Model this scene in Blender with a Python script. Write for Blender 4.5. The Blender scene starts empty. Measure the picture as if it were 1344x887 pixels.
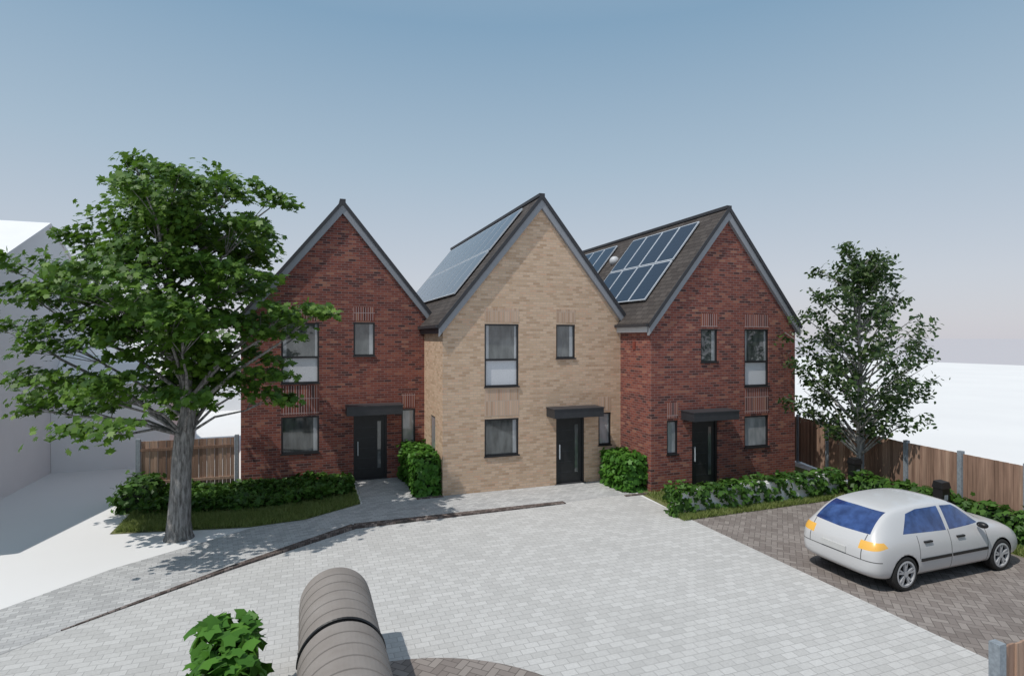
import bpy, math, random, bmesh
import numpy as np
from mathutils import Vector, Matrix
random.seed(7); rng=np.random.default_rng(7)
S=bpy.context.scene; C=S.collection

# ---------------------------------------------------------------- materials
class NT:
    def __init__(s,name):
        s.m=bpy.data.materials.new(name); s.m.use_nodes=True
        s.t=s.m.node_tree; s.b=s.t.nodes['Principled BSDF']; s.out=s.t.nodes['Material Output']
    def n(s,ty,**k):
        x=s.t.nodes.new(ty)
        for a,b in k.items(): setattr(x,a,b)
        return x
    def put(s,v,sock):
        if isinstance(v,bpy.types.NodeSocket): s.t.links.new(v,sock)
        else: sock.default_value=v
    def ma(s,op,a,b=0.0,c=0.0):
        x=s.n('ShaderNodeMath',operation=op)
        s.put(a,x.inputs[0]); s.put(b,x.inputs[1])
        if op in('MULTIPLY_ADD','COMPARE','WRAP'): s.put(c,x.inputs[2])
        return x.outputs[0]
    def comb(s,a,b,c=0.0):
        x=s.n('ShaderNodeCombineXYZ'); s.put(a,x.inputs[0]); s.put(b,x.inputs[1]); s.put(c,x.inputs[2]); return x.outputs[0]
    def pos(s):
        g=s.n('ShaderNodeNewGeometry'); x=s.n('ShaderNodeSeparateXYZ'); s.t.links.new(g.outputs['Position'],x.inputs[0])
        return g.outputs['Position'],x.outputs[0],x.outputs[1],x.outputs[2]
    def ramp(s,f,stops,interp='LINEAR'):
        r=s.n('ShaderNodeValToRGB'); r.color_ramp.interpolation=interp
        e=r.color_ramp.elements
        while len(e)<len(stops): e.new(0.5)
        for i,(p,c) in enumerate(stops):
            e[i].position=p; e[i].color=(c[0],c[1],c[2],1)
        s.put(f,r.inputs[0]); return r.outputs[0]
    def mix(s,f,a,b,bt='MIX'):
        x=s.n('ShaderNodeMix',data_type='RGBA',blend_type=bt)
        s.put(f,x.inputs[0])
        for v,i in((a,6),(b,7)):
            if isinstance(v,tuple) and len(v)==3: v=(v[0],v[1],v[2],1)
            s.put(v,x.inputs[i])
        return x.outputs[2]
    def noise(s,v,sc,det=3.0,ro=0.55):
        x=s.n('ShaderNodeTexNoise'); s.put(v,x.inputs['Vector']); x.inputs['Scale'].default_value=sc
        x.inputs['Detail'].default_value=det; x.inputs['Roughness'].default_value=ro; return x.outputs['Fac']
    def bump(s,h,st=0.3,d=0.01):
        x=s.n('ShaderNodeBump'); x.inputs['Strength'].default_value=st; x.inputs['Distance'].default_value=d
        s.put(h,x.inputs['Height']); s.t.links.new(x.outputs[0],s.b.inputs['Normal'])
    def setp(s,col=None,rough=None,metal=None,spec=None,coat=None):
        if col is not None:
            if isinstance(col,tuple) and len(col)==3: col=(*col,1)
            s.put(col,s.b.inputs['Base Color'])
        if rough is not None: s.put(rough,s.b.inputs['Roughness'])
        if metal is not None: s.b.inputs['Metallic'].default_value=metal
        if spec is not None: s.b.inputs['Specular IOR Level'].default_value=spec
        if coat is not None: s.b.inputs['Coat Weight'].default_value=coat; s.b.inputs['Coat Roughness'].default_value=0.05

def plain(name,col,rough=0.6,metal=0,spec=0.5,var=0.12,sc=6,coat=0):
    t=NT(name); p,_,_,_=t.pos(); f=t.noise(p,sc)
    a=tuple(c*(1-var) for c in col); b=tuple(min(1,c*(1+var)) for c in col)
    t.setp(t.ramp(f,[(0.3,a),(0.7,b)]),rough,metal,spec,coat); return t.m

def bond(t,u,v,w,h,j,offset=0.5):
    r=t.ma('DIVIDE',v,h); row=t.ma('FLOOR',r); fv=t.ma('FRACT',r)
    par=t.ma('MULTIPLY',t.ma('FLOORED_MODULO',row,2.0),offset)
    c=t.ma('ADD',t.ma('DIVIDE',u,w),par); col=t.ma('FLOOR',c); fu=t.ma('FRACT',c)
    m=t.ma('MAXIMUM',t.ma('LESS_THAN',fu,j/w),t.ma('LESS_THAN',fv,j/h))
    wn=t.n('ShaderNodeTexWhiteNoise',noise_dimensions='2D'); t.put(t.comb(col,row),wn.inputs['Vector'])
    return m,wn.outputs['Value'],wn.outputs['Color'],row

def brick(name,stops,mortar,grime=(0.55,0.5,0.5),soldier=False):
    t=NT(name); p,x,y,z=t.pos(); u=t.ma('ADD',x,y)
    if soldier: m,r,_,row=bond(t,z,u,0.45,0.075,0.020,0.0)
    else: m,r,_,row=bond(t,u,z,0.225,0.075,0.014)
    base=t.ramp(r,stops)
    n1=t.noise(p,0.7,3); base=t.mix(t.ma('MULTIPLY',n1,0.2),base,t.mix(1.0,base,grime,'MULTIPLY'))
    n2=t.noise(p,60,2); base=t.mix(0.2,base,t.ramp(n2,[(0.2,(0.1,0.1,0.1)),(0.8,(0.9,0.9,0.9))]),'OVERLAY')
    c=t.mix(m,base,mortar); t.setp(c,0.88,spec=0.25)
    t.bump(t.ma('SUBTRACT',1.0,m),0.3,0.005); return t.m

M={}
REDS=[(0.0,(0.075,0.036,0.034)),(0.18,(0.165,0.052,0.042)),(0.6,(0.235,0.070,0.051)),(0.88,(0.29,0.098,0.066)),(1.0,(0.35,0.16,0.105))]
BUFS=[(0.0,(0.47,0.315,0.205)),(0.4,(0.58,0.415,0.285)),(0.8,(0.66,0.485,0.345)),(1.0,(0.60,0.39,0.265))]
M['red']=brick('red_brick',REDS,(0.23,0.165,0.155))
M['buff']=brick('buff_brick',BUFS,(0.49,0.39,0.315),grime=(0.85,0.78,0.76))
M['redS']=brick('red_soldier_panel',[(p,tuple(q*0.9 for q in c)) for p,c in REDS],(0.38,0.29,0.28),soldier=True)
M['buffS']=brick('buff_soldier_panel',[(p,(c[0]*.91,c[1]*.89,c[2]*.93)) for p,c in BUFS],(0.48,0.375,0.30),grime=(0.85,0.78,0.76),soldier=True)
M['frame']=plain('window_frame_black',(0.014,0.014,0.016),0.45,var=0.1)
M['door']=plain('door_black',(0.014,0.015,0.017),0.5,var=0.2)
M['barge']=plain('bargeboard_grey',(0.26,0.27,0.295),0.6,var=0.05)
M['fascia']=plain('fascia_light',(0.55,0.56,0.58),0.5,var=0.05)
M['edge']=plain('dark_edge_trim',(0.035,0.035,0.04),0.6)
M['zinc']=plain('canopy_zinc',(0.030,0.032,0.037),0.5)
M['white']=plain('render_white',(0.80,0.80,0.81),0.9,var=0.02,sc=1.2,spec=0.1)
M['post']=plain('concrete_post',(0.24,0.27,0.30),0.85,var=0.2,sc=20)
M['black']=plain('black_plastic',(0.012,0.012,0.013),0.4)
M['soil']=plain('soil',(0.14,0.15,0.055),0.95,var=0.4,sc=8)

def roofmat():
    t=NT('roof_tiles'); p,x,y,z=t.pos(); v=t.ma('MULTIPLY',z,1.28)
    m,r,_,row=bond(t,y,v,0.33,0.17,0.018)
    b=t.ramp(r,[(0,(0.050,0.042,0.039)),(0.5,(0.068,0.058,0.053)),(1,(0.086,0.074,0.068))])
    n=t.noise(p,1.2,4); b=t.mix(t.ma('MULTIPLY',n,0.3),b,(0.09,0.08,0.075))
    t.setp(t.mix(m,b,(0.03,0.026,0.024)),0.85,spec=0.25)
    t.bump(t.ma('FRACT',t.ma('DIVIDE',v,0.17)),0.6,-0.02); return t.m
M['roof']=roofmat()

def glassmat(name,a,b,rough=0.03,sc=1.5):
    t=NT(name); p,x,y,z=t.pos()
    f=t.noise(t.comb(t.ma('MULTIPLY',t.ma('ADD',x,y),3.0),z,0.0),sc,2)
    t.setp(t.ramp(f,[(0.35,a),(0.65,b)]),rough,spec=1.0,coat=0.6); return t.m
M['glass']=glassmat('window_glass',(0.035,0.042,0.042),(0.11,0.12,0.12))
M['glassl']=glassmat('window_glass_curtain',(0.26,0.28,0.29),(0.42,0.43,0.45))
M['glassd']=glassmat('door_glass',(0.06,0.07,0.07),(0.13,0.14,0.145))
M['frost']=plain('frosted_glass',(0.60,0.61,0.64),0.35,var=0.18,sc=70)

def solarmat():
    t=NT('solar_cell_glass'); p,x,y,z=t.pos()
    fu=t.ma('FRACT',t.ma('DIVIDE',y,0.165)); fv=t.ma('FRACT',t.ma('DIVIDE',t.ma('MULTIPLY',z,1.28),0.165))
    m=t.ma('MAXIMUM',t.ma('LESS_THAN',fu,0.05),t.ma('LESS_THAN',fv,0.05))
    t.setp(t.mix(m,(0.007,0.013,0.032),(0.018,0.030,0.055)),0.05,spec=0.5,coat=0.2); return t.m
M['solar']=solarmat()
M['alu']=plain('panel_frame_alu',(0.66,0.70,0.75),0.35,metal=0.2,var=0.03)

def woodmat(name='fence_wood'):
    t=NT(name); p,x,y,z=t.pos()
    g=t.n('ShaderNodeNewGeometry'); ri=g.outputs['Random Per Island']
    f=t.noise(t.comb(t.ma('MULTIPLY',x,25.0),t.ma('MULTIPLY',y,25.0),t.ma('MULTIPLY',z,1.5)),1.0,4)
    b=t.ramp(ri,[(0,(0.20,0.125,0.09)),(0.5,(0.30,0.19,0.14)),(1,(0.40,0.27,0.20))])
    t.setp(t.mix(0.5,b,t.ramp(f,[(0.3,(0.25,0.25,0.25)),(0.7,(0.75,0.75,0.75))]),'OVERLAY'),0.85,spec=0.2); return t.m
M['wood']=woodmat()

def leafmat(name,stops,trans=0.3,tc=(0.16,0.28,0.04),rough=0.5):
    t=NT(name); g=t.n('ShaderNodeNewGeometry'); ri=g.outputs['Random Per Island']
    p=g.outputs['Position']; n=t.noise(p,1.4,2)
    f=t.ma('ADD',t.ma('MULTIPLY',ri,0.7),t.ma('MULTIPLY',n,0.5)); 
    c=t.ramp(t.ma('SUBTRACT',f,0.1),stops); t.setp(c,rough,spec=0.3)
    tr=t.n('ShaderNodeBsdfTranslucent'); tr.inputs[0].default_value=(*tc,1)
    mx=t.n('ShaderNodeMixShader'); mx.inputs[0].default_value=trans
    t.t.links.new(t.b.outputs[0],mx.inputs[1]); t.t.links.new(tr.outputs[0],mx.inputs[2]); t.t.links.new(mx.outputs[0],t.out.inputs[0])
    return t.m
M['leafA']=leafmat('leaf_maple',[(0,(0.018,0.050,0.008)),(0.5,(0.062,0.135,0.016)),(1,(0.15,0.25,0.035))],0.22,(0.16,0.32,0.03))
M['leafB']=leafmat('leaf_dark',[(0,(0.012,0.030,0.010)),(0.5,(0.036,0.070,0.020)),(1,(0.10,0.14,0.045))],0.2,(0.10,0.20,0.04),0.4)
M['ivy']=leafmat('leaf_ivy',[(0,(0.018,0.048,0.010)),(0.5,(0.05,0.12,0.018)),(1,(0.12,0.24,0.045))],0.2,(0.12,0.25,0.03))
M['ivyB']=leafmat('leaf_bright',[(0,(0.03,0.09,0.012)),(0.5,(0.06,0.17,0.020)),(1,(0.11,0.26,0.035))],0.2,(0.14,0.32,0.04))
M['grass']=leafmat('grass_blades',[(0,(0.10,0.15,0.03)),(0.5,(0.20,0.25,0.07)),(1,(0.36,0.39,0.16))],0.25,(0.28,0.36,0.09))
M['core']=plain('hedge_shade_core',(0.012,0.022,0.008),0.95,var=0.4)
def barkmat(name,a,b):
    t=NT(name); p,x,y,z=t.pos()
    f=t.noise(t.comb(t.ma('MULTIPLY',x,9.0),t.ma('MULTIPLY',y,9.0),t.ma('MULTIPLY',z,1.6)),2.0,5,0.65)
    t.setp(t.ramp(f,[(0.35,a),(0.62,b)]),0.9,spec=0.2); t.bump(f,1.0,0.08); return t.m
M['bark']=barkmat('bark',(0.10,0.095,0.09),(0.34,0.33,0.32))
M['barkB']=barkmat('bark_pale',(0.20,0.19,0.175),(0.48,0.47,0.45))

def paving(name,w,h,j,stops,joint,rot=0.0,big=0.12):
    t=NT(name); p,x,y,z=t.pos(); ca,sa=math.cos(rot),math.sin(rot)
    u=t.ma('ADD',t.ma('MULTIPLY',x,ca),t.ma('MULTIPLY',y,sa)); v=t.ma('SUBTRACT',t.ma('MULTIPLY',y,ca),t.ma('MULTIPLY',x,sa))
    m,r,_,_=bond(t,u,v,w,h,j); b=t.ramp(r,stops)
    n=t.noise(p,0.5,5,0.6); b=t.mix(big,b,t.ramp(n,[(0.3,(0.3,0.3,0.3)),(0.7,(0.7,0.7,0.7))]),'OVERLAY')
    n3=t.noise(p,30,3); b=t.mix(0.12,b,t.ramp(n3,[(0.3,(0.2,0.2,0.2)),(0.7,(0.8,0.8,0.8))]),'OVERLAY')
    t.setp(t.mix(m,b,joint),0.9,spec=0.2); t.bump(t.ma('SUBTRACT',1.0,m),0.25,0.004); return t.m
M['road']=paving('block_paving_light',0.22,0.14,0.011,[(0,(0.465,0.46,0.45)),(0.5,(0.505,0.50,0.49)),(1,(0.55,0.545,0.535))],(0.35,0.345,0.34),big=0.10)
M['foot']=paving('footway_paving',0.2,0.1,0.010,[(0,(0.38,0.38,0.38)),(0.5,(0.46,0.46,0.46)),(1,(0.525,0.525,0.52))],(0.29,0.29,0.29),rot=0.15)
M['sett']=paving('brown_setts',0.10,0.10,0.012,[(0,(0.085,0.065,0.06)),(0.5,(0.14,0.11,0.10)),(1,(0.24,0.20,0.185))],(0.06,0.055,0.05))
def herring():
    t=NT('herringbone_brown'); p,x,y,z=t.pos(); s=0.12; a=math.radians(45)
    u=t.ma('MULTIPLY',t.ma('ADD',x,y),math.cos(a)/s); v=t.ma('MULTIPLY',t.ma('SUBTRACT',y,x),math.cos(a)/s)
    i=t.ma('FLOOR',u); j=t.ma('FLOOR',v); fu=t.ma('FRACT',u); fv=t.ma('FRACT',v)
    m=t.ma('FLOORED_MODULO',t.ma('SUBTRACT',i,j),4.0)
    eq=lambda k: t.ma('COMPARE',m,float(k),0.1)
    nt=lambda q: t.ma('SUBTRACT',1.0,q)
    e0,e1,e2,e3=eq(0),eq(1),eq(2),eq(3); jw=0.05
    L=t.ma('MULTIPLY',t.ma('LESS_THAN',fu,jw),nt(e1)); R=t.ma('MULTIPLY',t.ma('GREATER_THAN',fu,1-jw),nt(e0))
    B=t.ma('MULTIPLY',t.ma('LESS_THAN',fv,jw),nt(e2)); T=t.ma('MULTIPLY',t.ma('GREATER_THAN',fv,1-jw),nt(e3))
    mk=t.ma('MAXIMUM',t.ma('MAXIMUM',L,R),t.ma('MAXIMUM',B,T))
    wn=t.n('ShaderNodeTexWhiteNoise',noise_dimensions='2D'); t.put(t.comb(t.ma('SUBTRACT',i,e1),t.ma('SUBTRACT',j,e2)),wn.inputs['Vector'])
    b=t.ramp(wn.outputs['Value'],[(0,(0.19,0.163,0.15)),(0.5,(0.235,0.205,0.19)),(1,(0.29,0.258,0.238))])
    n=t.noise(p,0.7,4); b=t.mix(0.15,b,t.ramp(n,[(0.3,(0.3,0.3,0.3)),(0.7,(0.7,0.7,0.7))]),'OVERLAY')
    t.setp(t.mix(mk,b,(0.12,0.105,0.095)),0.85,spec=0.3); t.bump(nt(mk),0.4,0.006); return t.m
M['herr']=herring()
def groundmat():
    t=NT('ground_white'); p,x,y,z=t.pos()
    far=t.ma('MAXIMUM',t.ma('GREATER_THAN',x,113.0),t.ma('GREATER_THAN',y,125.0))
    n=t.noise(p,0.15,4); b=t.ramp(n,[(0.3,(0.72,0.715,0.715)),(0.7,(0.76,0.755,0.75))])
    t.setp(t.mix(far,b,(0.49,0.475,0.50)),0.95,spec=0.0); return t.m  # distant ground coloured lilac grey to imitate haze and blend into the sky
M['ground']=groundmat()

# ---------------------------------------------------------------- mesh helpers
def obj(name,verts,faces,mats,mi=None,parent=None,smooth=False):
    me=bpy.data.meshes.new(name); me.from_pydata([tuple(v) for v in verts],[],faces); 
    for m in mats: me.materials.append(m)
    if mi is not None: me.polygons.foreach_set('material_index',mi)
    if smooth: me.polygons.foreach_set('use_smooth',[True]*len(me.polygons))
    me.update(); o=bpy.data.objects.new(name,me); C.objects.link(o)
    if parent: o.parent=parent
    return o
def empty(name):
    e=bpy.data.objects.new(name,None); C.objects.link(e); e.empty_display_size=0.2; return e
class MB:
    def __init__(s): s.v=[];s.f=[];s.mi=[];s.mats=[]
    def mid(s,m):
        if m not in s.mats: s.mats.append(m)
        return s.mats.index(m)
    def hexa(s,c,m):
        b=len(s.v); s.v+= [tuple(q) for q in c]
        for f in((0,3,2,1),(4,5,6,7),(0,1,5,4),(1,2,6,5),(2,3,7,6),(3,0,4,7)):
            s.f.append(tuple(b+i for i in f)); s.mi.append(s.mid(m))
    def box(s,x0,x1,y0,y1,z0,z1,m):
        s.hexa([(x0,y0,z0),(x1,y0,z0),(x1,y1,z0),(x0,y1,z0),(x0,y0,z1),(x1,y0,z1),(x1,y1,z1),(x0,y1,z1)],m)
    def poly(s,pts,m):
        b=len(s.v); s.v+=[tuple(p) for p in pts]; s.f.append(tuple(range(b,b+len(pts)))); s.mi.append(s.mid(m))
    def make(s,name,parent=None,smooth=False): return obj(name,s.v,s.f,s.mats,s.mi,parent,smooth)
def sheet(name,pts,z,m):
    return obj(name,[(x,y,z) for x,y in pts],[tuple(range(len(pts)))],[m])
def tube(mb,pts,rad,m,n=8):
    pts=[Vector(p) for p in pts]; b=len(mb.v); mid=mb.mid(m)
    for i,p in enumerate(pts):
        d=(pts[min(i+1,len(pts)-1)]-pts[max(i-1,0)]).normalized()
        a=d.cross(Vector((0.3,0.9,0.1))).normalized(); c=d.cross(a)
        for k in range(n):
            t=2*math.pi*k/n; mb.v.append(tuple(p+rad[i]*(math.cos(t)*a+math.sin(t)*c)))
    for i in range(len(pts)-1):
        for k in range(n):
            mb.f.append((b+i*n+k,b+i*n+(k+1)%n,b+(i+1)*n+(k+1)%n,b+(i+1)*n+k)); mb.mi.append(mid)

MAPLE=np.array([(1.0,0),(0.52,0.22),(0.72,0.68),(0.24,0.50),(0.0,0.85),(-0.30,0.42),(-0.62,0.0),(-0.30,-0.42),(0.0,-0.85),(0.24,-0.5),(0.72,-0.68),(0.52,-0.22)])
IVY=np.array([(1.0,0),(0.45,0.35),(0.35,0.85),(-0.15,0.6),(-0.55,0.55),(-0.45,0.0),(-0.55,-0.55),(-0.15,-0.6),(0.35,-0.85),(0.45,-0.35)])
OVAL=np.array([(1.0,0),(0.3,0.45),(-0.5,0.35),(-0.8,0),(-0.5,-0.35),(0.3,-0.45)])
def leaves(name,P,N,sz,shape,m,parent=None,cup=0.25):
    P=np.asarray(P,float);N=np.asarray(N,float);sz=np.asarray(sz,float)
    N/=np.linalg.norm(N,axis=1)[:,None]+1e-9
    R=rng.normal(size=P.shape); T=np.cross(N,R); T/=np.linalg.norm(T,axis=1)[:,None]+1e-9; B=np.cross(N,T)
    K=len(shape); r2=(shape**2).sum(1)
    V=P[:,None,:]+sz[:,None,None]*(shape[None,:,0,None]*T[:,None,:]+shape[None,:,1,None]*B[:,None,:]-cup*r2[None,:,None]*N[:,None,:])
    n=len(P); me=bpy.data.meshes.new(name)
    me.vertices.add(n*K); me.vertices.foreach_set('co',V.reshape(-1))
    me.loops.add(n*K); me.loops.foreach_set('vertex_index',np.arange(n*K,dtype=np.int32))
    me.polygons.add(n); me.polygons.foreach_set('loop_start',np.arange(0,n*K,K,dtype=np.int32))
    try: me.polygons.foreach_set('loop_total',np.full(n,K,dtype=np.int32))
    except Exception: pass
    me.materials.append(m); me.update(calc_edges=True); me.validate()
    o=bpy.data.objects.new(name,me); C.objects.link(o)
    if parent: o.parent=parent
    return o

# ---------------------------------------------------------------- ground
sheet('ground',[(-1500,-1500),(4000,-1500),(4000,4000),(-1500,4000)],0.0,M['ground'])
sheet('road_paving',[(-9,-4),(9.2,-4),(9.2,14.6),(9.75,16.4),(9.75,19),(1.5,19.2),(1.5,16.25),(0,15.3),(-1.22,15.1),(-3.6,13.38),(-9,7.45)],0.004,M['road'])
sheet('footway',[(-9,5.75),(-3.52,10.9),(1.13,14.35),(6.8,14.45),(9.18,14.62),(9.75,16.4),(9.75,19),(1.5,19.2),(1.5,16.25),(0,15.3),(-1.22,15.1),(-3.6,13.38),(-9,7.45)],0.008,M['foot'])
sheet('parking_bay',[(9.2,2.0),(14.15,2.0),(14.15,12.15),(9.2,12.15)],0.004,M['herr'])
sheet('lawn_strip',[(14.15,1.0),(15.6,1.0),(16.0,12.5),(16.6,16),(15.2,16.5),(9.3,14.6),(9.2,12.2),(14.15,12.2)],0.006,M['soil'])
sheet('garden_bed',[(-4.3,15.75),(-1.3,15.15),(0,15.32),(1.45,16.25),(1.45,18.95),(-4.3,19.2)],0.012,M['soil'])
mb=MB()
cl=[(-3.6,10.82,0.006,0.03),(-1.43,12.55,0.03,0.14),(1.13,14.3,0.05,0.25),(6.8,14.42,0.02,0.2)]
for i in range(len(cl)-1):
    a=cl[i];b=cl[i+1]
    d=Vector((b[0]-a[0],b[1]-a[1])).normalized(); nn=Vector((-d.y,d.x))
    def c4(q,z): return [(q[0]-nn.x*q[3]/2,q[1]-nn.y*q[3]/2,z),(q[0]+nn.x*q[3]/2,q[1]+nn.y*q[3]/2,z)]
    A=c4(a,0.0);B=c4(b,0.0);A2=c4(a,a[2]+0.012);B2=c4(b,b[2]+0.012)
    mb.hexa([A[0],B[0],B[1],A[1],A2[0],B2[0],B2[1],A2[1]],M['sett'])
mb.make('kerb_setts')
cp=[(0.9+2.7*math.cos(t),5.5+2.7*math.sin(t)) for t in np.linspace(0,2*math.pi,64,endpoint=False)]
sheet('brown_paving_circle',cp,0.012,M['herr'])
mb=MB(); mb.box(3.0,3.76,16.12,16.24,0.0,0.03,M['sett']); mb.box(8.75,9.67,14.36,14.48,0.0,0.03,M['sett']); mb.make('edging_setts')

# ---------------------------------------------------------------- houses
def cut_wall(o,cuts):
    mb=MB()
    for c in cuts: mb.box(*c,o.data.materials[0])
    k=mb.make('cutter'); md=o.modifiers.new('b','BOOLEAN'); md.object=k; md.solver='EXACT'
    dg=bpy.context.evaluated_depsgraph_get(); me=bpy.data.meshes.new_from_object(o.evaluated_get(dg)); o.modifiers.clear(); o.data=me
    bpy.data.objects.remove(k)

def house(name,x0,x1,yf,depth,zr,slope,bk,wins,door,canopy,pins,fas,sidewins=()):
    E=empty(name); xc=(x0+x1)/2; hw=(x1-x0)/2; yb=yf+depth
    wa=zr-0.16; we=zr-slope*hw-0.16
    pts=[(x0,0),(x1,0),(x1,we),(xc,wa),(x0,we)]
    v=[(x,yf,z) for x,z in pts]+[(x,yb,z) for x,z in pts]
    f=[(0,1,2,3,4),(9,8,7,6,5)]+[(i,i+5,(i+1)%5+5,(i+1)%5) for i in range(5)]
    w=obj('walls',v,f,[bk],None,E)
    cuts=[]
    for (a,b,z0,z1,*_r) in wins: cuts.append((a,b,yf-0.1,yf+0.14,z0,z1))
    cuts.append((door[0],door[1],yf-0.1,yf+0.16,-0.05,door[2]))
    for (a,b,z0,z1) in sidewins: cuts.append((x0-0.1,x0+0.12,a,b,z0,z1))
    cut_wall(w,cuts)
    fm=MB(); gm=MB()
    for (a,b,z0,z1,kind) in wins:
        t=0.05; y0=yf+0.03; y1=yf+0.12
        fm.box(a,b,y0,y1,z0,z0+t,M['frame']); fm.box(a,b,y0,y1,z1-t,z1,M['frame'])
        fm.box(a,a+t,y0,y1,z0+t,z1-t,M['frame']); fm.box(b-t,b,y0,y1,z0+t,z1-t,M['frame'])
        fm.box(a-0.02,b+0.02,yf-0.04,y0,z0-0.025,z0+0.012,M['frame'])
        g0,g1=yf+0.085,yf+0.10
        if kind=='split':
            zm=z0+(z1-z0)*0.43
            fm.box(a+t,b-t,y0,y1,zm-0.03,zm+0.03,M['frame'])
            gm.box(a+t,b-t,g0,g1,zm+0.03,z1-t,M['glass']); gm.box(a+t,b-t,g0,g1,z0+t,zm-0.03,M['frost'])
            gm.box(a+t,a+t+.10,g0-0.004,g0-0.001,zm+.03,z1-t,M['glassl']); gm.box(b-t-.07,b-t,g0-0.004,g0-0.001,zm+.03,z1-t,M['glassl'])
        else:
            gm.box(a+t,b-t,g0,g1,z0+t,z1-t,M['glass'] if kind=='g' else M['glassl'])
            if kind=='g': gm.box(b-t-0.12,b-t,g0-0.004,g0-0.001,z0+t,z1-t,M['glassl'])
    for (a,b,z0,z1) in sidewins:
        fm.box(x0+0.03,x0+0.1,a,b,z0,z1,M['frame']); gm.box(x0+0.02,x0+0.029,a+0.05,b-0.05,z0+0.05,z1-0.05,M['glassl'])
    fm.make('window_frames',E); gm.make('window_glazing',E)
    a,b,zt=door; dm=MB()
    dm.box(a,a+0.06,yf+0.03,yf+0.14,0,zt,M['frame']); dm.box(b-0.06,b,yf+0.03,yf+0.14,0,zt,M['frame']); dm.box(a+0.06,b-0.06,yf+0.03,yf+0.14,zt-0.06,zt,M['frame'])
    dm.box(a+0.06,b-0.06,yf+0.08,yf+0.13,0.03,zt-0.06,M['door'])
    dm.box(b-0.30,b-0.19,yf+0.072,yf+0.079,0.35,zt-0.28,M['glassd'])
    for k in range(1,6): dm.box(a+0.1,b-0.38,yf+0.074,yf+0.0795,0.03+k*0.33,0.045+k*0.33,M['zinc'])
    dm.box(a+0.13,a+0.15,yf+0.02,yf+0.079,0.8,1.25,M['alu']); dm.box(a-0.05,b+0.05,yf-0.02,yf+0.16,0,0.03,M['edge'])
    dm.make('front_door',E)
    a,b,z0,z1=canopy; cm=MB(); cm.box(a,b,yf-0.62,yf-0.002,z0,z1-0.03,M['zinc']); cm.box(a-0.02,b+0.02,yf-0.64,yf-0.002,z1-0.03,z1,M['edge']); cm.make('door_canopy',E)
    pm=MB(); sm=M['buffS'] if bk==M['buff'] else M['redS']
    for (a,b,z0,z1) in pins: pm.box(a,b,yf-0.006,yf+0.01,z0,z1,sm)
    pm.make('brick_feature_panels',E)
    rm=MB(); fo=0.12; eo=0.14; th=0.10
    for sgn in(-1,1):
        def P(s,y,dz): return (xc+sgn*s,y,zr-slope*s+dz)
        s1=hw+eo
        rm.hexa([P(0,yf-fo,-th),P(s1,yf-fo,-th),P(s1,yb+0.1,-th),P(0,yb+0.1,-th),P(0,yf-fo,0),P(s1,yf-fo,0),P(s1,yb+0.1,0),P(0,yb+0.1,0)],M['roof'])
    rm.make('roof',E)
    bm_=MB()
    for sgn in(-1,1):
        def P(s,y,dz): return (xc+sgn*s,y,zr-slope*s+dz)
        s1=hw+eo+0.01
        bm_.hexa([P(0,yf-fo-0.03,-0.13),P(s1,yf-fo-0.03,-0.13),P(s1,yf-fo-0.003,-0.13),P(0,yf-fo-0.003,-0.13),P(0,yf-fo-0.03,0.03),P(s1,yf-fo-0.03,0.03),P(s1,yf-fo-0.003,0.03),P(0,yf-fo-0.003,0.03)],M['edge'])
        bm_.hexa([P(0,yf-fo+0.01,-0.41),P(s1-0.02,yf-fo+0.01,-0.37),P(s1-0.02,yf-0.003,-0.37),P(0,yf-0.003,-0.41),P(0,yf-fo+0.01,-0.104),P(s1-0.02,yf-fo+0.01,-0.104),P(s1-0.02,yf-0.003,-0.104),P(0,yf-0.003,-0.104)],M['barge'])
    bm_.box(xc-0.09,xc+0.09,yf-fo,yb+0.1,zr-0.05,zr+0.045,M['edge'])
    ze=zr-slope*(hw+eo)
    xl=x0-eo
    bm_.box(xl+0.0,x0-0.003,yf+0.0,yb,ze-0.26,ze-0.09,fas)
    bm_.box(x1+0.003,x1+eo,yf,yb,ze-0.26,ze-0.09,fas)
    bm_.box(xl-0.09,xl-0.002,yf-0.1,yb,ze-0.10,ze-0.01,M['edge']); bm_.box(x1+eo+0.002,x1+eo+0.09,yf-0.1,yb,ze-0.10,ze-0.01,M['edge'])
    bm_.make('verge_and_fascia',E)
    return E,xc,zr,slope

H1=house('red_brick_house',-1.82,4.08,18.94,9.5,8.97,1.24,M['red'],
  [(-0.69,0.42,3.18,5.08,'split'),(-0.69,0.42,1.0,2.15,'g'),(1.47,2.14,4.02,5.1,'g'),(3.0,3.46,1.1,2.25,'l')],
  (1.47,2.53,2.16),(1.22,2.95,2.17,2.47),[(-0.69,0.42,2.22,3.12),(1.47,2.14,5.16,5.6),(-0.69,0.42,5.14,5.6),(3.0,3.46,2.3,2.75)],M['barge'])
H2=house('buff_brick_house',3.765,9.95,16.24,11.2,9.0,1.24,M['buff'],
  [(5.04,6.13,3.13,5.02,'split'),(5.04,6.13,1.05,2.17,'g'),(7.38,8.04,3.96,5.02,'g'),(8.87,9.33,1.15,2.2,'l')],
  (7.38,8.36,2.14),(7.05,8.72,2.17,2.46),[(5.04,6.13,2.25,3.05),(7.38,8.04,5.08,5.5),(5.04,6.13,5.08,5.5),(8.87,9.33,2.26,2.7)],M['edge'],[(17.25,17.9,1.08,2.17)])
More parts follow.
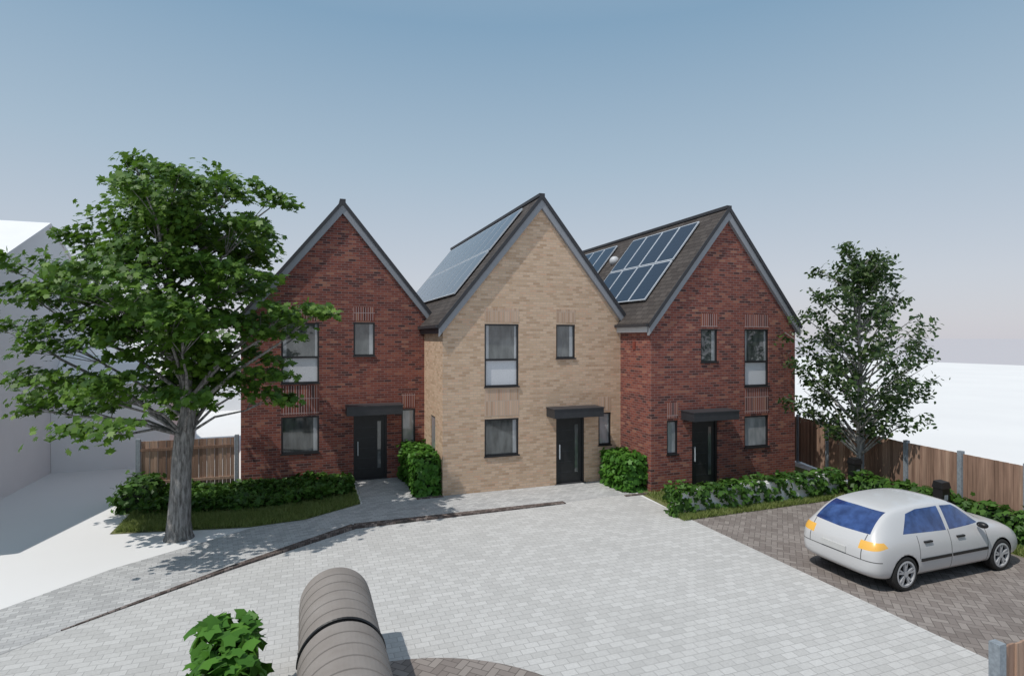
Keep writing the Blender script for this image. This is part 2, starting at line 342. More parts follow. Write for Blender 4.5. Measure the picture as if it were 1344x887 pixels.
H3=house('red_brick_house',9.68,15.25,14.5,11.0,8.69,1.25,M['red'],
  [(13.16,14.14,3.05,4.88,'split'),(13.16,14.14,1.1,2.11,'l'),(11.48,12.11,3.84,4.88,'g'),(10.24,10.64,1.08,2.11,'l')],
  (11.15,12.11,2.12),(10.75,12.4,2.13,2.41),[(13.16,14.14,2.18,2.98),(11.48,12.11,4.94,5.35),(13.16,14.14,4.94,5.35),(10.24,10.64,2.17,2.65)],M['fascia'])
mb=MB(); mb.box(9.645,9.678,15.33,15.47,4.25,4.5,plain('alarm_red',(0.20,0.045,0.03),0.6)); mb.make('alarm_box',H3[0])

def panels(H,s0,s1,rows,y0,ncol,w):
    E,xc,zr,sl=H; mb=MB(); nv=Vector((-sl,0,1)).normalized()
    def P(s,y,h): 
        return Vector((xc-s,y,zr-sl*s))+nv*h
    ds=(s1-s0)/rows
    for r in range(rows):
        for c in range(ncol):
            a=s0+r*ds+0.012; b=s0+(r+1)*ds-0.012; ya=y0+c*w+0.012; yb=y0+(c+1)*w-0.012
            mb.hexa([P(b,ya,.05),P(a,ya,.05),P(a,yb,.05),P(b,yb,.05),P(b,ya,.09),P(a,ya,.09),P(a,yb,.09),P(b,yb,.09)],M['alu'])
            a+=0.020;b-=0.020;ya+=0.035;yb-=0.035
            mb.hexa([P(b,ya,.06),P(a,ya,.06),P(a,yb,.06),P(b,yb,.06),P(b,ya,.094),P(a,ya,.094),P(a,yb,.094),P(b,yb,.094)],M['solar'])
    mb.make('solar_panels',E)
panels(H2,0.22,2.5,2,17.05,9,1.05)
panels(H3,0.25,2.36,2,15.4,4,1.0)
panels(H3,0.25,1.3,1,20.6,4,1.0)
bm=bmesh.new(); bmesh.ops.create_uvsphere(bm,u_segments=20,v_segments=12,radius=0.2)
me=bpy.data.meshes.new('roof_vent'); bm.to_mesh(me); bm.free(); me.materials.append(M['fascia']); 
for p in me.polygons: p.use_smooth=True
o=bpy.data.objects.new('roof_vent',me); C.objects.link(o); o.location=(12.465-0.85,19.95,8.69-1.25*0.85+0.03); o.parent=H3[0]

# ---------------------------------------------------------------- neighbouring white buildings
E=empty('white_building'); 
pts=[(14.5,0),(32.5,0),(32.5,4.1),(23.5,8.4),(14.5,4.1)]
v=[(-8.15,y,z) for y,z in pts]+[(-20,y,z) for y,z in pts]
obj('walls',v,[(0,1,2,3,4),(9,8,7,6,5)]+[(i,i+5,(i+1)%5+5,(i+1)%5) for i in range(5)],[M['white']],None,E)
mb=MB()
for sg in(-1,1):
    mb.hexa([(-8.1,23.5,8.4),(-20,23.5,8.4),(-20,23.5+sg*9.3,3.96),(-8.1,23.5+sg*9.3,3.96),(-8.1,23.5,8.5),(-20,23.5,8.5),(-20,23.5+sg*9.3,4.06),(-8.1,23.5+sg*9.3,4.06)],M['white'])
mb.make('roof',E)
E=empty('white_outbuilding'); mb=MB()
mb.box(-8.14,-4.6,23.6,29,0,3.0,M['white']); mb.hexa([(-8.14,23.5,3.0),(-4.5,23.5,3.0),(-4.5,29,3.0),(-8.14,29,3.0),(-8.14,24.5,3.9),(-4.5,24.5,3.5),(-4.5,28,3.5),(-8.14,28,3.9)],M['white']); mb.make('walls',E)
E=empty('white_house'); mb=MB(); mb.box(-14,-1.5,40,48,0,3.2,M['white'])
mb.hexa([(-14,39.8,3.2),(-1.3,39.8,3.2),(-1.3,48,3.2),(-14,48,3.2),(-14,43.8,4.4),(-1.3,43.8,4.4),(-1.3,44.2,4.4),(-14,44.2,4.4)],M['white']); mb.make('walls',E)

# ---------------------------------------------------------------- fences
def fence(name,pts,h,bw=0.105,posts=True):
    E=empty(name); wd=MB(); pm=MB()
    for i in range(len(pts)-1):
        a=Vector(pts[i]);b=Vector(pts[i+1]); L=(b-a).length; d=(b-a)/L; n=Vector((-d.y,d.x))
        nb=max(1,round(L/1.83)); pl=L/nb
        for k in range(nb+1):
            p=a+d*pl*k
            def q(u,w,z): r=p+d*u+n*w; return (r.x,r.y,z)
            s=0.055
            if posts: pm.hexa([q(-s,-s,0),q(s,-s,0),q(s,s,0),q(-s,s,0),q(-s,-s,h+.06),q(s,-s,h+.06),q(s,s,h+.06),q(-s,s,h+.06)],M['post'])
        for k in range(nb):
            st=a+d*(pl*k+0.07); ln=pl-0.14; m=int(ln/bw); w=ln/m
            dz=random.uniform(-0.015,0.015)
            for j in range(m):
                p=st+d*w*j
                def q(u,ww,z): r=p+d*u+n*ww; return (r.x,r.y,z)
                off=0.012*(j%2)
                wd.hexa([q(.004,-.02+off,.05),q(w-.004,-.012+off,.05),q(w-.004,.006+off,.05),q(.004,.006+off,.05),q(.004,-.02+off,h+dz),q(w-.004,-.012+off,h+dz),q(w-.004,.006+off,h+dz),q(.004,.006+off,h+dz)],M['wood'])
            for z in(0.35,h-0.3):
                def q(u,ww,zz): r=st+d*u+n*ww; return (r.x,r.y,zz)
                wd.hexa([q(0,.02,z),q(ln,.02,z),q(ln,.06,z),q(0,.06,z),q(0,.02,z+.08),q(ln,.02,z+.08),q(ln,.06,z+.08),q(0,.06,z+.08)],M['wood'])
    wd.make('boards',E); pm.make('posts',E)
fence('wooden_fence',[(15.4,16.6),(17.2,16.2),(15.7,11.1),(15.35,8.1),(15.1,-1)],1.7)
fence('wooden_fence',[(-1.95,19.15),(-4.55,19.25)],1.6)
fence('wooden_fence',[(7.15,4.05),(12.6,4.0)],1.2)

# ---------------------------------------------------------------- hedges / ground cover
def hedge(name,x0,x1,y0,y1,h,n,sz,mat,core=M['core'],inset=0.09,shape=IVY,jit=0.07,skip=0.0):
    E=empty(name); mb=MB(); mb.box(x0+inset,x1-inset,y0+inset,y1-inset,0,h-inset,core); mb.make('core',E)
    dx,dy=x1-x0,y1-y0; A=[dx*dy,dx*h,dx*h,dy*h,dy*h]; A=np.array(A)/sum(A)
    k=rng.choice(5,size=n,p=A); u=rng.random(n);v=rng.random(n); P=np.zeros((n,3));N=np.zeros((n,3))
    tp=k==0; P[tp]=np.c_[x0+u[tp]*dx,y0+v[tp]*dy,np.full(tp.sum(),h)]; N[tp]=(0,0,1)
    for kk,yy,s in((1,y0,-1),(2,y1,1)):
        q=k==kk; P[q]=np.c_[x0+u[q]*dx,np.full(q.sum(),yy),v[q]*h]; N[q]=(0,s,0)
    for kk,xx,s in((3,x0,-1),(4,x1,1)):
        q=k==kk; P[q]=np.c_[np.full(q.sum(),xx),y0+u[q]*dy,v[q]*h]; N[q]=(s,0,0)
    ph=np.sin(P[:,0]*5.1+P[:,1]*3.3)*0.5+np.sin(P[:,0]*2.3-P[:,1]*6.1+1)*0.5
    P+=N*(ph*jit)[:,None]+rng.normal(size=P.shape)*jit*0.7
    P[:,2]=np.clip(P[:,2],0.03,None)
    N=N*0.9+np.array((0,0,0.55))+rng.normal(size=P.shape)*0.42
    if skip>0:
        kp=rng.random(n)>skip*(0.5+0.5*np.sin(P[:,0]*9+P[:,2]*11)+(N[:,1]<-0.3)*0.25); P=P[kp];N=N[kp]
    leaves('foliage',P,N,sz*rng.uniform(0.6,1.2,len(P)),shape,mat,E); return E
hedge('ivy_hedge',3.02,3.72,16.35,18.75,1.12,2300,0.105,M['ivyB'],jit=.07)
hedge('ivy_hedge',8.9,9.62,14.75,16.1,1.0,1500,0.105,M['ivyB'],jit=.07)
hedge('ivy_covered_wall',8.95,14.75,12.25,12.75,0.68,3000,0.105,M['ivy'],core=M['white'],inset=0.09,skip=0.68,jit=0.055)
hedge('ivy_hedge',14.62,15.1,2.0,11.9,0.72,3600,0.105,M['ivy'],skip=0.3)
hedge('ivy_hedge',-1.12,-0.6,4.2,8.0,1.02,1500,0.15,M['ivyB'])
def cover(name,poly,n,hz,sz,mat,shape=IVY):
    xs=[p[0] for p in poly];ys=[p[1] for p in poly]; pts=[]
    def ins(x,y):
        c=False;j=len(poly)-1
        for i in range(len(poly)):
            if (poly[i][1]>y)!=(poly[j][1]>y) and x<(poly[j][0]-poly[i][0])*(y-poly[i][1])/(poly[j][1]-poly[i][1])+poly[i][0]: c=not c
            j=i
        return c
    while len(pts)<n:
        x=random.uniform(min(xs),max(xs));y=random.uniform(min(ys),max(ys))
        if ins(x,y): pts.append((x,y))
    P=np.array(pts); hh=hz*(0.75+0.25*np.sin(P[:,0]*2.7+1)*np.sin(P[:,1]*3.1+P[:,0]))
    z=hh*rng.random(n)**0.5
    P=np.c_[P,z+0.03]; N=np.array((0,0,0.8))+rng.normal(size=P.shape)*0.55
    return leaves(name,P,N,sz*rng.uniform(0.6,1.2,n),shape,mat)
cover('ground_cover_plants',[(-4.0,16.9),(-1.3,16.4),(0.2,16.6),(1.35,17.1),(1.4,18.8),(-4.2,19.0)],4800,0.42,0.105,M['ivy'])
hedge('ivy_hedge',-4.6,-3.9,17.4,18.9,0.6,800,0.11,M['ivy'],jit=0.12)
def grass(name,regions,n,h):
    P=[]
    for (x0,y0,x1,y1,x2,y2,x3,y3,k) in regions:
        u=rng.random(k)[:,None];v=rng.random(k)[:,None]
        a=np.array((x0,y0));b=np.array((x1,y1));c=np.array((x2,y2));d=np.array((x3,y3))
        P.append((1-u)*(1-v)*a+u*(1-v)*b+u*v*c+(1-u)*v*d)
    P=np.vstack(P); n=len(P); ang=rng.random(n)*6.28; hh=h*rng.uniform(0.5,1.3,n)
    w=0.012; dx=np.cos(ang)*w; dy=np.sin(ang)*w; lx=rng.normal(size=n)*0.35*hh; ly=rng.normal(size=n)*0.35*hh
    V=np.zeros((n,3,3)); V[:,0]=np.c_[P[:,0]-dx,P[:,1]-dy,np.zeros(n)+0.01]; V[:,1]=np.c_[P[:,0]+dx,P[:,1]+dy,np.zeros(n)+0.01]; V[:,2]=np.c_[P[:,0]+lx,P[:,1]+ly,hh]
    return obj(name,V.reshape(-1,3).tolist(),[(3*i,3*i+1,3*i+2) for i in range(n)],[M['grass']])
grass('grass',[(-4.2,15.8,-1.3,15.2,-1.3,16.9,-4.2,17.6,16000),(-1.3,15.2,0,15.35,0,16.8,-1.3,16.8,8000),(0,15.35,1.42,16.3,1.4,17.5,0,17,7000),(-4.2,17,1.4,17,1.4,18.9,-4.2,18.9,9000),
  (14.18,2,14.65,2,14.65,12,14.18,12,14000),(8.95,11.95,14.6,12.05,14.6,12.3,8.95,12.3,6000),(9.4,13,15.2,13,15.2,14.4,9.4,14.4,7000)],0,0.13)

# ---------------------------------------------------------------- trees
U=Vector((0.9397,-0.342,0)); W=Vector((0.342,0.9397,0))
def tree_big():
    E=empty('maple_tree'); base=Vector((-2.72,14.9,0)); mb=MB()
    def L(u,w,z): return base+U*u+W*w+Vector((0,0,z))
    tr=[L(0,0,-.05),L(0,0,.10),L(0.0,0,.4),L(.03,.02,1.2),L(.06,0,1.8),L(.13,0,2.35),L(.18,.05,2.9),L(.08,.1,3.8),L(-.1,0,5),L(-.3,.1,6.4),L(-.7,.1,7.8),L(-1.1,.1,8.6)]
    rr=[.34,.28,.245,.215,.205,.21,.16,.13,.10,.07,.04,.015]; tube(mb,tr,rr,M['bark'],14)
    sc=1/57.0; lobes=[]
    for (px,py,rx,rz) in [(158,210,24,24),(150,240,44,22),(212,245,50,28),(118,278,40,20),(255,290,62,34),(325,250,40,16),(358,256,28,12),(150,326,66,36),(84,308,28,10),(335,305,50,20),(225,348,75,36),(190,292,60,30),(130,382,70,32),(62,388,55,18),(318,365,62,30),(385,408,50,13),(425,408,22,7),(28,425,38,9),(200,422,85,36),(110,440,64,26),(345,428,60,24),(260,462,78,30),(130,500,78,22),(38,532,46,11),(335,490,58,20),(352,522,42,12),(215,518,60,16),(90,540,44,9),(270,405,62,32),(60,350,40,12)]:
        lobes.append(((px-238)*sc,random.uniform(-.5,.5)*1.4,4.6+(443.5-py)*sc,rx*sc,rz*sc))
    for (u,w,z,a,b) in list(lobes):
        r=abs(u)*random.uniform(.55,.9)+.5; th=random.choice([-1,1])*random.uniform(.9,1.9)
        lobes.append((r*math.cos(th)*(1 if u>0 else -1),r*math.sin(th),z+random.uniform(-.3,.2),a*.85,b))
    P=[];N=[];Z=[]
    for (u,w,z,a,b) in lobes:
        c=L(u,w,z); hz=max(2.3,min(6.8,z-0.9-0.45*math.hypot(u,w)))
        for i in range(5,len(tr)-1):
            if tr[i+1].z>=hz: break
        f=(hz-tr[i].z)/(tr[i+1].z-tr[i].z) if tr[i+1].z!=tr[i].z else 0; s=tr[i].lerp(tr[i+1],max(0,min(1,f)))
        m1=s.lerp(c,.35)+Vector((0,0,.12)); m2=s.lerp(c,.7)+Vector((random.uniform(-.1,.1),random.uniform(-.1,.1),-.04))
        R=.020+.008*(c-s).length; tube(mb,[s,m1,m2,c],[R,R*.75,R*.5,R*.2],M['bark'],7)
        ns=max(5,int(21*a*(b+.25)/0.9))
        for k in range(ns):
            q=rng.normal(size=3); q/=np.linalg.norm(q); q*=rng.random()**(1/2.6)
            sp=c+U*float(q[0]*a)+W*float(q[1]*max(a*.8,.5))+Vector((0,0,float(q[2]*b)))
            if k%3==0: tube(mb,[m2,m2.lerp(sp,.5)+Vector((0,0,.03)),sp],[.012,.009,.005],M['bark'],4)
            dr=Vector((sp.x-base.x,sp.y-base.y,0)); dr=dr.normalized() if dr.length>.01 else U
            nl=int(rng.integers(24,40)); rad=rng.uniform(.14,.25); g=rng.normal(size=(nl,3))*np.array((rad,rad,.06))
            g=np.clip(g,-.42,.42)
            g[:,2]-=0.22*(g[:,0]*dr.x+g[:,1]*dr.y)
            P.append(np.array(sp)+g); N.append(np.tile((dr.x*.3-.2,dr.y*.3-.25,.85),(nl,1))+rng.normal(size=(nl,3))*.42); Z.append(rng.uniform(.065,.125,nl))
    mb.make('trunk_and_limbs',E,True)
    leaves('foliage',np.vstack(P),np.vstack(N),np.concatenate(Z),MAPLE,M['leafA'],E)
tree_big()
def tree_small():
    E=empty('young_tree'); base=Vector((15.4,12.3,0)); mb=MB()
    tr=[base+Vector(p) for p in[(0,0,-.05),(0,0,.6),(.03,0,1.4),(0,.02,2.4),(.06,0,3.6),(-.02,0,4.8),(.05,0,6),(.1,0,7)]]
    tube(mb,tr,[.12,.09,.08,.07,.055,.04,.025,.008],M['barkB'],10)
    P=[];N=[];Z=[]
    for k in range(88):
        f=k/88.0; z=1.85+5.2*f+random.uniform(-.1,.1)
        Rm=1.95*(min(1,(f+.12)/.3)**.6)*(1-max(0,f-.5)/.58)**.7+.15
        a=k*2.4+random.uniform(-.4,.4); r=Rm*random.uniform(.5,1.02)
        zt=z+0.35*random.random()
        s=Vector((tr[0].x,tr[0].y,max(1.1,z-0.8*r))); e=Vector((base.x+r*math.cos(a),base.y+r*math.sin(a),zt))
        tube(mb,[s,s.lerp(e,.5)+Vector((0,0,.08)),e],[.032,.020,.006],M['barkB'],5)
        for j in range(4):
            c=s.lerp(e,(.5,.7,.87,1.0)[j])+Vector([random.uniform(-.2,.2) for _ in range(3)])
            if random.random()<.2: continue
            nl=int(rng.integers(22,40)); g=rng.normal(size=(nl,3))*np.array((.125,.125,.10))
            P.append(np.array(c)+g); N.append(np.tile((math.cos(a)*.4,math.sin(a)*.4,.7),(nl,1))+rng.normal(size=(nl,3))*.5); Z.append(rng.uniform(.06,.105,nl))
    mb.make('trunk_and_limbs',E,True); leaves('foliage',np.vstack(P),np.vstack(N),np.concatenate(Z),OVAL,M['leafB'],E)
tree_small()

# ---------------------------------------------------------------- barrel roof cycle store
def shelter():
    E=empty('cycle_store'); t=NT('shelter_panel'); p,x,y,z=t.pos()
    n=t.noise(p,3,5); t.setp(t.ramp(n,[(0.3,(0.235,0.208,0.19)),(0.7,(0.285,0.258,0.24))]),0.7,spec=0.25); mt=t.m
    for idx,(y0,y1,R,nb) in enumerate([(7.12,8.75,0.50,6),(5.2,7.02,0.515,7)]):
        cx=0.42; cz=0.74; mb=MB(); w=(y1-y0)/nb
        prof=[]
        for b in range(nb):
            a=y0+b*w; prof+=[(a,R-0.018),(a+0.006,R),(a+w-0.014,R-0.006),(a+w-0.001,R-0.018)]
        prof+=[(y1,R-0.04),(y1+0.02,R-.10),(y1+.02,R-.25)]
        ang=[math.pi*i/28 for i in range(29)]
        ring=[]
        for (yy,r) in prof:
            ids=[]
            pts=[(cx+r,0.0)]+[(cx+r*math.cos(q),cz+r*math.sin(q)) for q in ang]+[(cx-r,0.0)]
            for (xx,zz) in pts: mb.v.append((xx,yy,zz)); ids.append(len(mb.v)-1)
            ring.append(ids)
        mi=mb.mid(mt)
        for i in range(len(ring)-1):
            for k in range(len(ring[0])-1):
                mb.f.append((ring[i][k],ring[i][k+1],ring[i+1][k+1],ring[i+1][k])); mb.mi.append(mi)
        mb.f.append(tuple(reversed(ring[-1]))); mb.mi.append(mi); mb.f.append(tuple(ring[0])); mb.mi.append(mi)
        mb.make('barrel_cover',E)
        k=MB(); k.box(cx-R-0.02,cx+R+0.02,y0-0.03,y1+0.03,0,0.06,M['black']); k.make('base_frame',E)
        k=MB(); tube(k,[(cx+(R+.0)*math.cos(q),y0-0.02,cz+(R+.0)*math.sin(q)) for q in ang],[.022]*29,M['black'],6); k.make('edge_trim',E)
shelter()

# ---------------------------------------------------------------- charging posts
for (x,y) in [(14.85,12.0),(14.42,9.35)]:
    E=empty('charging_post'); mb=MB(); mb.box(x-.13,x+.13,y-.11,y+.11,0,.06,M['post']); mb.box(x-.13,x+.13,y-.11,y+.11,.06,1.0,M['black'])
    mb.hexa([(x-.15,y-.13,1.0),(x+.15,y-.13,1.0),(x+.15,y+.13,1.0),(x-.15,y+.13,1.0),(x-.13,y-.10,1.14),(x+.13,y-.10,1.14),(x+.13,y+.10,1.16),(x-.13,y+.10,1.16)],M['black'])
    mb.box(x-.06,x+.06,y-.116,y-.111,.72,.84,M['post']); mb.make('post_body',E)

# ---------------------------------------------------------------- car (local x: rear 0 -> front 4.3)
def car():
    E=empty('parked_car'); ox,oy=9.5,8.12
    st=[(0.00,.36,.60,.58,.62,.50,.70),(0.05,.30,.74,.70,.74,.60,.82),(0.12,.26,.81,.755,.84,.64,.93),(0.19,.23,.845,.78,.90,.655,1.02),
        (0.34,.20,.865,.795,.93,.65,1.17),(0.55,.19,.872,.80,.95,.625,1.32),(0.75,.18,.875,.80,.955,.61,1.395),(1.05,.18,.878,.805,.955,.605,1.435),
        (1.5,.18,.88,.81,.95,.61,1.46),(2.0,.18,.88,.812,.94,.612,1.455),(2.4,.18,.88,.81,.93,.605,1.415),(2.62,.18,.88,.808,.925,.60,1.33),
        (2.95,.18,.878,.80,.915,.625,1.13),(3.2,.18,.876,.795,.90,.66,1.00),(3.5,.19,.872,.785,.86,.66,.945),(3.85,.20,.855,.76,.80,.62,.875),
        (4.08,.22,.80,.71,.71,.56,.78),(4.22,.26,.70,.63,.60,.48,.66),(4.30,.33,.56,.50,.50,.38,.54)]
    V=[];n=18
    for (x,zb,w,wb,zl,wr,zt) in st:
        h=[(0,zb),(w*.8,zb),(w*.97,zb+.07),(w,zb+(zl-zb)*.42),(w*.992,zb+(zl-zb)*.72),(wb,zl),(wr,zt-.065 if zt-zl>.12 else zl+(zt-zl)*.5),(wr*.88,zt-.018),(wr*.45,zt),(0,zt+.008)]
        ring=h+[(-y,z) for y,z in reversed(h[1:-1])]
        n=len(ring); V+=[(x,y,z) for y,z in ring]
    F=[]
    for i in range(len(st)-1):
        for k in range(n): F.append((i*n+k,i*n+(k+1)%n,(i+1)*n+(k+1)%n,(i+1)*n+k))
    F.append(tuple(reversed(range(n)))); F.append(tuple(range((len(st)-1)*n,len(st)*n)))
    t=NT('car_paint_silver'); tc=t.n('ShaderNodeTexCoord'); sx=t.n('ShaderNodeSeparateXYZ'); t.t.links.new(tc.outputs['Object'],sx.inputs[0]); X,Y,Z=sx.outputs
    sn=t.n('ShaderNodeSeparateXYZ'); t.t.links.new(tc.outputs['Normal'],sn.inputs[0]); NX,NY,NZ=sn.outputs
    ay=t.ma('ABSOLUTE',Y); side=t.ma('GREATER_THAN',ay,0.60); any_=t.ma('ABSOLUTE',NY)
    mul=lambda a,b: t.ma('MULTIPLY',a,b); mx=lambda a,b:t.ma('MAXIMUM',a,b)
    def line(xc,z0,z1):
        return mul(mul(t.ma('COMPARE',X,xc,0.007),side),mul(t.ma('GREATER_THAN',Z,z0),t.ma('LESS_THAN',Z,z1)))
    m=line(1.12,.55,.95)
    for q in(line(1.975,.26,.98),line(3.02,.26,.92)): m=mx(m,q)
    m=mx(m,mul(mul(t.ma('COMPARE',Z,.27,.006),side),mul(t.ma('GREATER_THAN',X,1.1),t.ma('LESS_THAN',X,3.02))))
    m=mx(m,mul(t.ma('LESS_THAN',X,0.2),mx(t.ma('COMPARE',Z,.575,.008),mul(t.ma('COMPARE',ay,.55,.008),t.ma('GREATER_THAN',Z,.575)))))
    col=t.mix(m,(0.56,0.56,0.565),(0.06,0.06,0.06))
    def convex(A,B,poly):
        r=None
        for i in range(len(poly)):
            (x0,z0),(x1,z1)=poly[i],poly[(i+1)%len(poly)]
            e=t.ma('ADD',t.ma('MULTIPLY',A,-(z1-z0)),t.ma('MULTIPLY_ADD',B,(x1-x0),(z1-z0)*x0-(x1-x0)*z0))
            g=t.ma('GREATER_THAN',e,0.0); r=g if r is None else mul(r,g)
        return r
    sw=mx(convex(X,Z,[(0.80,1.0),(1.93,.965),(1.93,1.37),(1.35,1.365),(1.06,1.31)]),convex(X,Z,[(2.02,.965),(2.93,.985),(2.52,1.275),(2.38,1.345),(2.02,1.368)]))
    sw=mul(sw,t.ma('GREATER_THAN',any_,.42))
    rw=mul(mul(convex(ay,Z,[(-.1,.99),(.585,1.01),(.52,1.345),(-.1,1.355)]),t.ma('LESS_THAN',X,.85)),t.ma('LESS_THAN',any_,.62))
    fw=mul(mul(convex(ay,Z,[(-.1,1.03),(.62,1.04),(.54,1.375),(-.1,1.39)]),mul(t.ma('GREATER_THAN',X,2.3),t.ma('GREATER_THAN',NX,.15))),t.ma('LESS_THAN',any_,.6))
    gl=mx(sw,mx(rw,fw))
    gn=t.noise(tc.outputs['Object'],5,3); col=t.mix(gl,col,t.ramp(gn,[(0.35,(0.010,0.030,0.12)),(0.7,(0.04,0.09,0.27))]))
    am=mul(convex(X,Z,[(-.1,.73),(.36,.82),(.30,.905),(-.1,.90)]),t.ma('GREATER_THAN',ay,.48))
    col=t.mix(am,col,(0.85,0.46,0.08))
    hl=mul(convex(X,Z,[(3.85,.66),(4.4,.58),(4.4,.68),(3.9,.78)]),t.ma('GREATER_THAN',ay,.40))
    col=t.mix(hl,col,(0.45,0.47,0.5))
    col=t.mix(t.ma('LESS_THAN',Z,.235),col,(0.03,0.03,0.03))
    t.setp(col,t.ma('SUBTRACT',0.35,mul(gl,0.30)),metal=0.0,coat=0.5,spec=0.6)
    dk=M['black']
    o=obj('body',V,F,[t.m,dk],None,E,True)
    s=o.modifiers.new('s','SUBSURF'); s.levels=3; s.render_levels=3
    bm=bmesh.new()
    for wx in(.76,3.44):
        for sy in(-1,1):
            bmesh.ops.create_cone(bm,cap_ends=True,segments=48,radius1=.345,radius2=.345,depth=.5,matrix=Matrix.Translation((wx,sy*.83,.315))@Matrix.Rotation(math.pi/2,4,'X'))
    cm=bpy.data.meshes.new('c'); bm.to_mesh(cm); bm.free(); co=bpy.data.objects.new('c',cm); C.objects.link(co)
    b=o.modifiers.new('b','BOOLEAN'); b.object=co; b.solver='EXACT'
    dg=bpy.context.evaluated_depsgraph_get(); me=bpy.data.meshes.new_from_object(o.evaluated_get(dg)); o.modifiers.clear(); o.data=me; bpy.data.objects.remove(co)
    for p in me.polygons:
        c=p.center; nn=p.normal; ay=abs(c.y); mi=0; sm=True
        for wx in(.76,3.44):
            r=math.hypot(c.x-wx,c.z-.315)
            if r<.35 and ay<.60 and abs(nn.y)>.9: mi=1;sm=False
            if abs(r-.345)<.006 and ay>.57 and abs(nn.y)<.2: mi=1;sm=False
        p.material_index=mi; p.use_smooth=sm
    d=MB()
    for sy in(-1,1):
        y0,y1=sorted((sy*.868,sy*.893)); d.box(1.14,1.95,y0,y1,.50,.55,M['black']); d.box(2.0,3.0,y0,y1,.50,.55,M['black'])
        for hx in(1.25,2.15):
            y0,y1=sorted((sy*.835,sy*.875)); d.box(hx,hx+.2,y0,y1,.82,.85,M['black'])
    d.make('side_trim',E)
    mm=bmesh.new()
    for sy in(-1,1):
        bmesh.ops.create_icosphere(mm,subdivisions=3,radius=1,matrix=Matrix.Translation((2.80,sy*.90,.99))@Matrix.Diagonal((.07,.10,.06,1)))
    me2=bpy.data.meshes.new('wing_mirrors'); mm.to_mesh(me2); mm.free(); me2.materials.append(M['black']); 
    for p in me2.polygons: p.use_smooth=True
    mo=bpy.data.objects.new('wing_mirrors',me2); C.objects.link(mo); mo.parent=E
    k=MB(); k.box(-.018,.02,-.26,.26,.60,.71,plain('number_plate',(0.55,0.55,0.54),0.5,var=.03)); k.make('number_plate',E)
    rub=plain('tyre_rubber',(0.018,0.018,0.018),0.85); al=plain('alloy_wheel',(0.50,0.51,0.53),0.35,metal=.2,var=.05)
    for wx in(.76,3.44):
        for sy in(-1,1):
            w=MB(); ns=40
            prof=[(.225,-.09),(.27,-.105),(.305,-.09),(.315,-.05),(.315,.05),(.305,.09),(.27,.105),(.235,.100),(.225,.06)]
            for q,(r,yy) in enumerate(prof):
                for i in range(ns):
                    a=2*math.pi*i/ns; w.v.append((wx+r*math.cos(a),sy*(.765+yy),.315+r*math.sin(a)))
            for q in range(len(prof)-1):
                for i in range(ns): w.f.append((q*ns+i,q*ns+(i+1)%ns,(q+1)*ns+(i+1)%ns,(q+1)*ns+i)); w.mi.append(w.mid(rub))
            b=len(w.v)
            for r,yy in((.238,.102),(.205,.106),(.20,.05)):
                for i in range(ns):
                    a=2*math.pi*i/ns; w.v.append((wx+r*math.cos(a),sy*(.765+yy),.315+r*math.sin(a)))
            for q in range(2):
                for i in range(ns): w.f.append((b+q*ns+i,b+q*ns+(i+1)%ns,b+(q+1)*ns+(i+1)%ns,b+(q+1)*ns+i)); w.mi.append(w.mid(al))
            b=len(w.v)
            for i in range(ns):
                a=2*math.pi*i/ns; w.v.append((wx+.225*math.cos(a),sy*(.765+.02),.315+.225*math.sin(a)))
            w.f.append(tuple(range(b,b+ns))); w.mi.append(w.mid(rub))
            for i in range(5):
                for da in(-.15,.15):
                    a=2*math.pi*i/5+.3
                    def q(r,off,yy):
                        aa=a+da*(r/.19); return (wx+r*math.cos(aa)-off*math.sin(aa),sy*(.765+yy),.315+r*math.sin(aa)+off*math.cos(aa))
                    w.hexa([q(.03,-.016,.05),q(.208,-.016,.065),q(.208,.016,.065),q(.03,.016,.05),q(.03,-.016,.09),q(.208,-.016,.10),q(.208,.016,.10),q(.03,.016,.09)],al)
            hb=len(w.v)
            for i in range(16):
                a=2*math.pi*i/16; w.v.append((wx+.055*math.cos(a),sy*(.765+.098),.315+.055*math.sin(a)))
            w.f.append(tuple(range(hb,hb+16))); w.mi.append(w.mid(al))
            w.make('wheel',E,False)
    E.location=(ox,oy,0)
car()

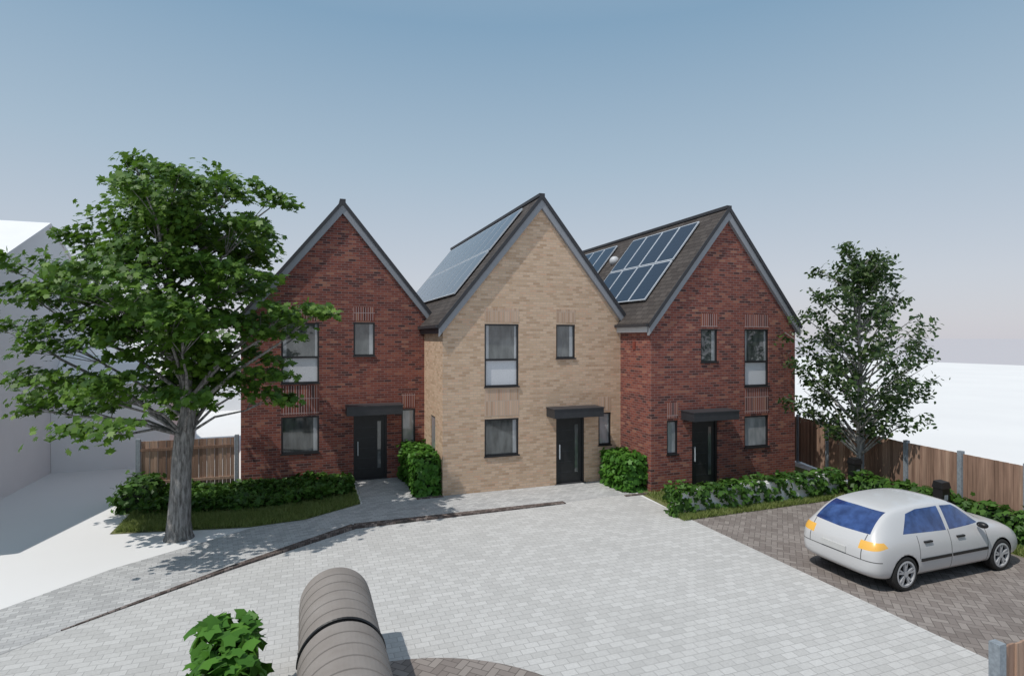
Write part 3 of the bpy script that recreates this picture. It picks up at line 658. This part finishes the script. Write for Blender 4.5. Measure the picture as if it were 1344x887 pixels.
# ---------------------------------------------------------------- light, sky, camera
tv=Vector((2.9,1.05,-5.0)).normalized(); ts=-tv
sun=bpy.data.lights.new('sun','SUN'); sun.energy=3.0; sun.angle=math.radians(0.5); sun.color=(1.0,0.955,0.89)
so=bpy.data.objects.new('sun',sun); C.objects.link(so); so.rotation_euler=tv.to_track_quat('-Z','Y').to_euler(); so.location=(-10,-5,20)
w=bpy.data.worlds.new("World"); S.world=w; w.use_nodes=True; nt=w.node_tree; bg=nt.nodes['Background']
sk=nt.nodes.new('ShaderNodeTexSky'); sk.sky_type='NISHITA'; sk.sun_disc=False
sk.sun_elevation=math.asin(ts.z); sk.sun_rotation=math.atan2(ts.x,ts.y)%(2*math.pi)
sk.air_density=1.0; sk.dust_density=1.0; sk.ozone_density=2.0; sk.altitude=0
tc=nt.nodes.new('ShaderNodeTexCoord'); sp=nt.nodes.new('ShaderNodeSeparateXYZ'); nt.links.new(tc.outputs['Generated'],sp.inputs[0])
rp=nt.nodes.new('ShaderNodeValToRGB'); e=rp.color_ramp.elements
K=[(0.0,(6.1,6.0,6.5)),(0.09,(5.7,6.0,6.6)),(0.28,(3.9,5.0,6.0)),(0.48,(2.3,3.7,5.1)),(1.0,(4.4,5.1,5.9))]  # last stop: unseen zenith made brighter than a real sky, as added ambient fill
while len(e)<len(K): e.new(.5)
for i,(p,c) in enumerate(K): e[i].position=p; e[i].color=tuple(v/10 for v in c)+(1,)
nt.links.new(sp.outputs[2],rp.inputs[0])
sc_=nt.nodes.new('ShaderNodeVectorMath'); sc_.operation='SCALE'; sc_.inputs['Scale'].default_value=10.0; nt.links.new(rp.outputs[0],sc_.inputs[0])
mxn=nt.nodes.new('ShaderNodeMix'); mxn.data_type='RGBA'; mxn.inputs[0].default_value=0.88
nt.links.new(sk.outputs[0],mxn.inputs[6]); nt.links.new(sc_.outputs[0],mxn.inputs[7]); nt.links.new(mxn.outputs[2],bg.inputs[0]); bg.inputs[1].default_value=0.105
cam=bpy.data.cameras.new('camera'); co=bpy.data.objects.new('camera',cam); C.objects.link(co); S.camera=co
cam.lens=20; cam.sensor_width=36; cam.clip_end=9000; cam.clip_start=0.1
co.location=(0,0,4.6); co.rotation_euler=(math.radians(90),0,math.radians(-20))
S.view_settings.view_transform='Standard'; S.view_settings.look='None'; S.view_settings.exposure=0
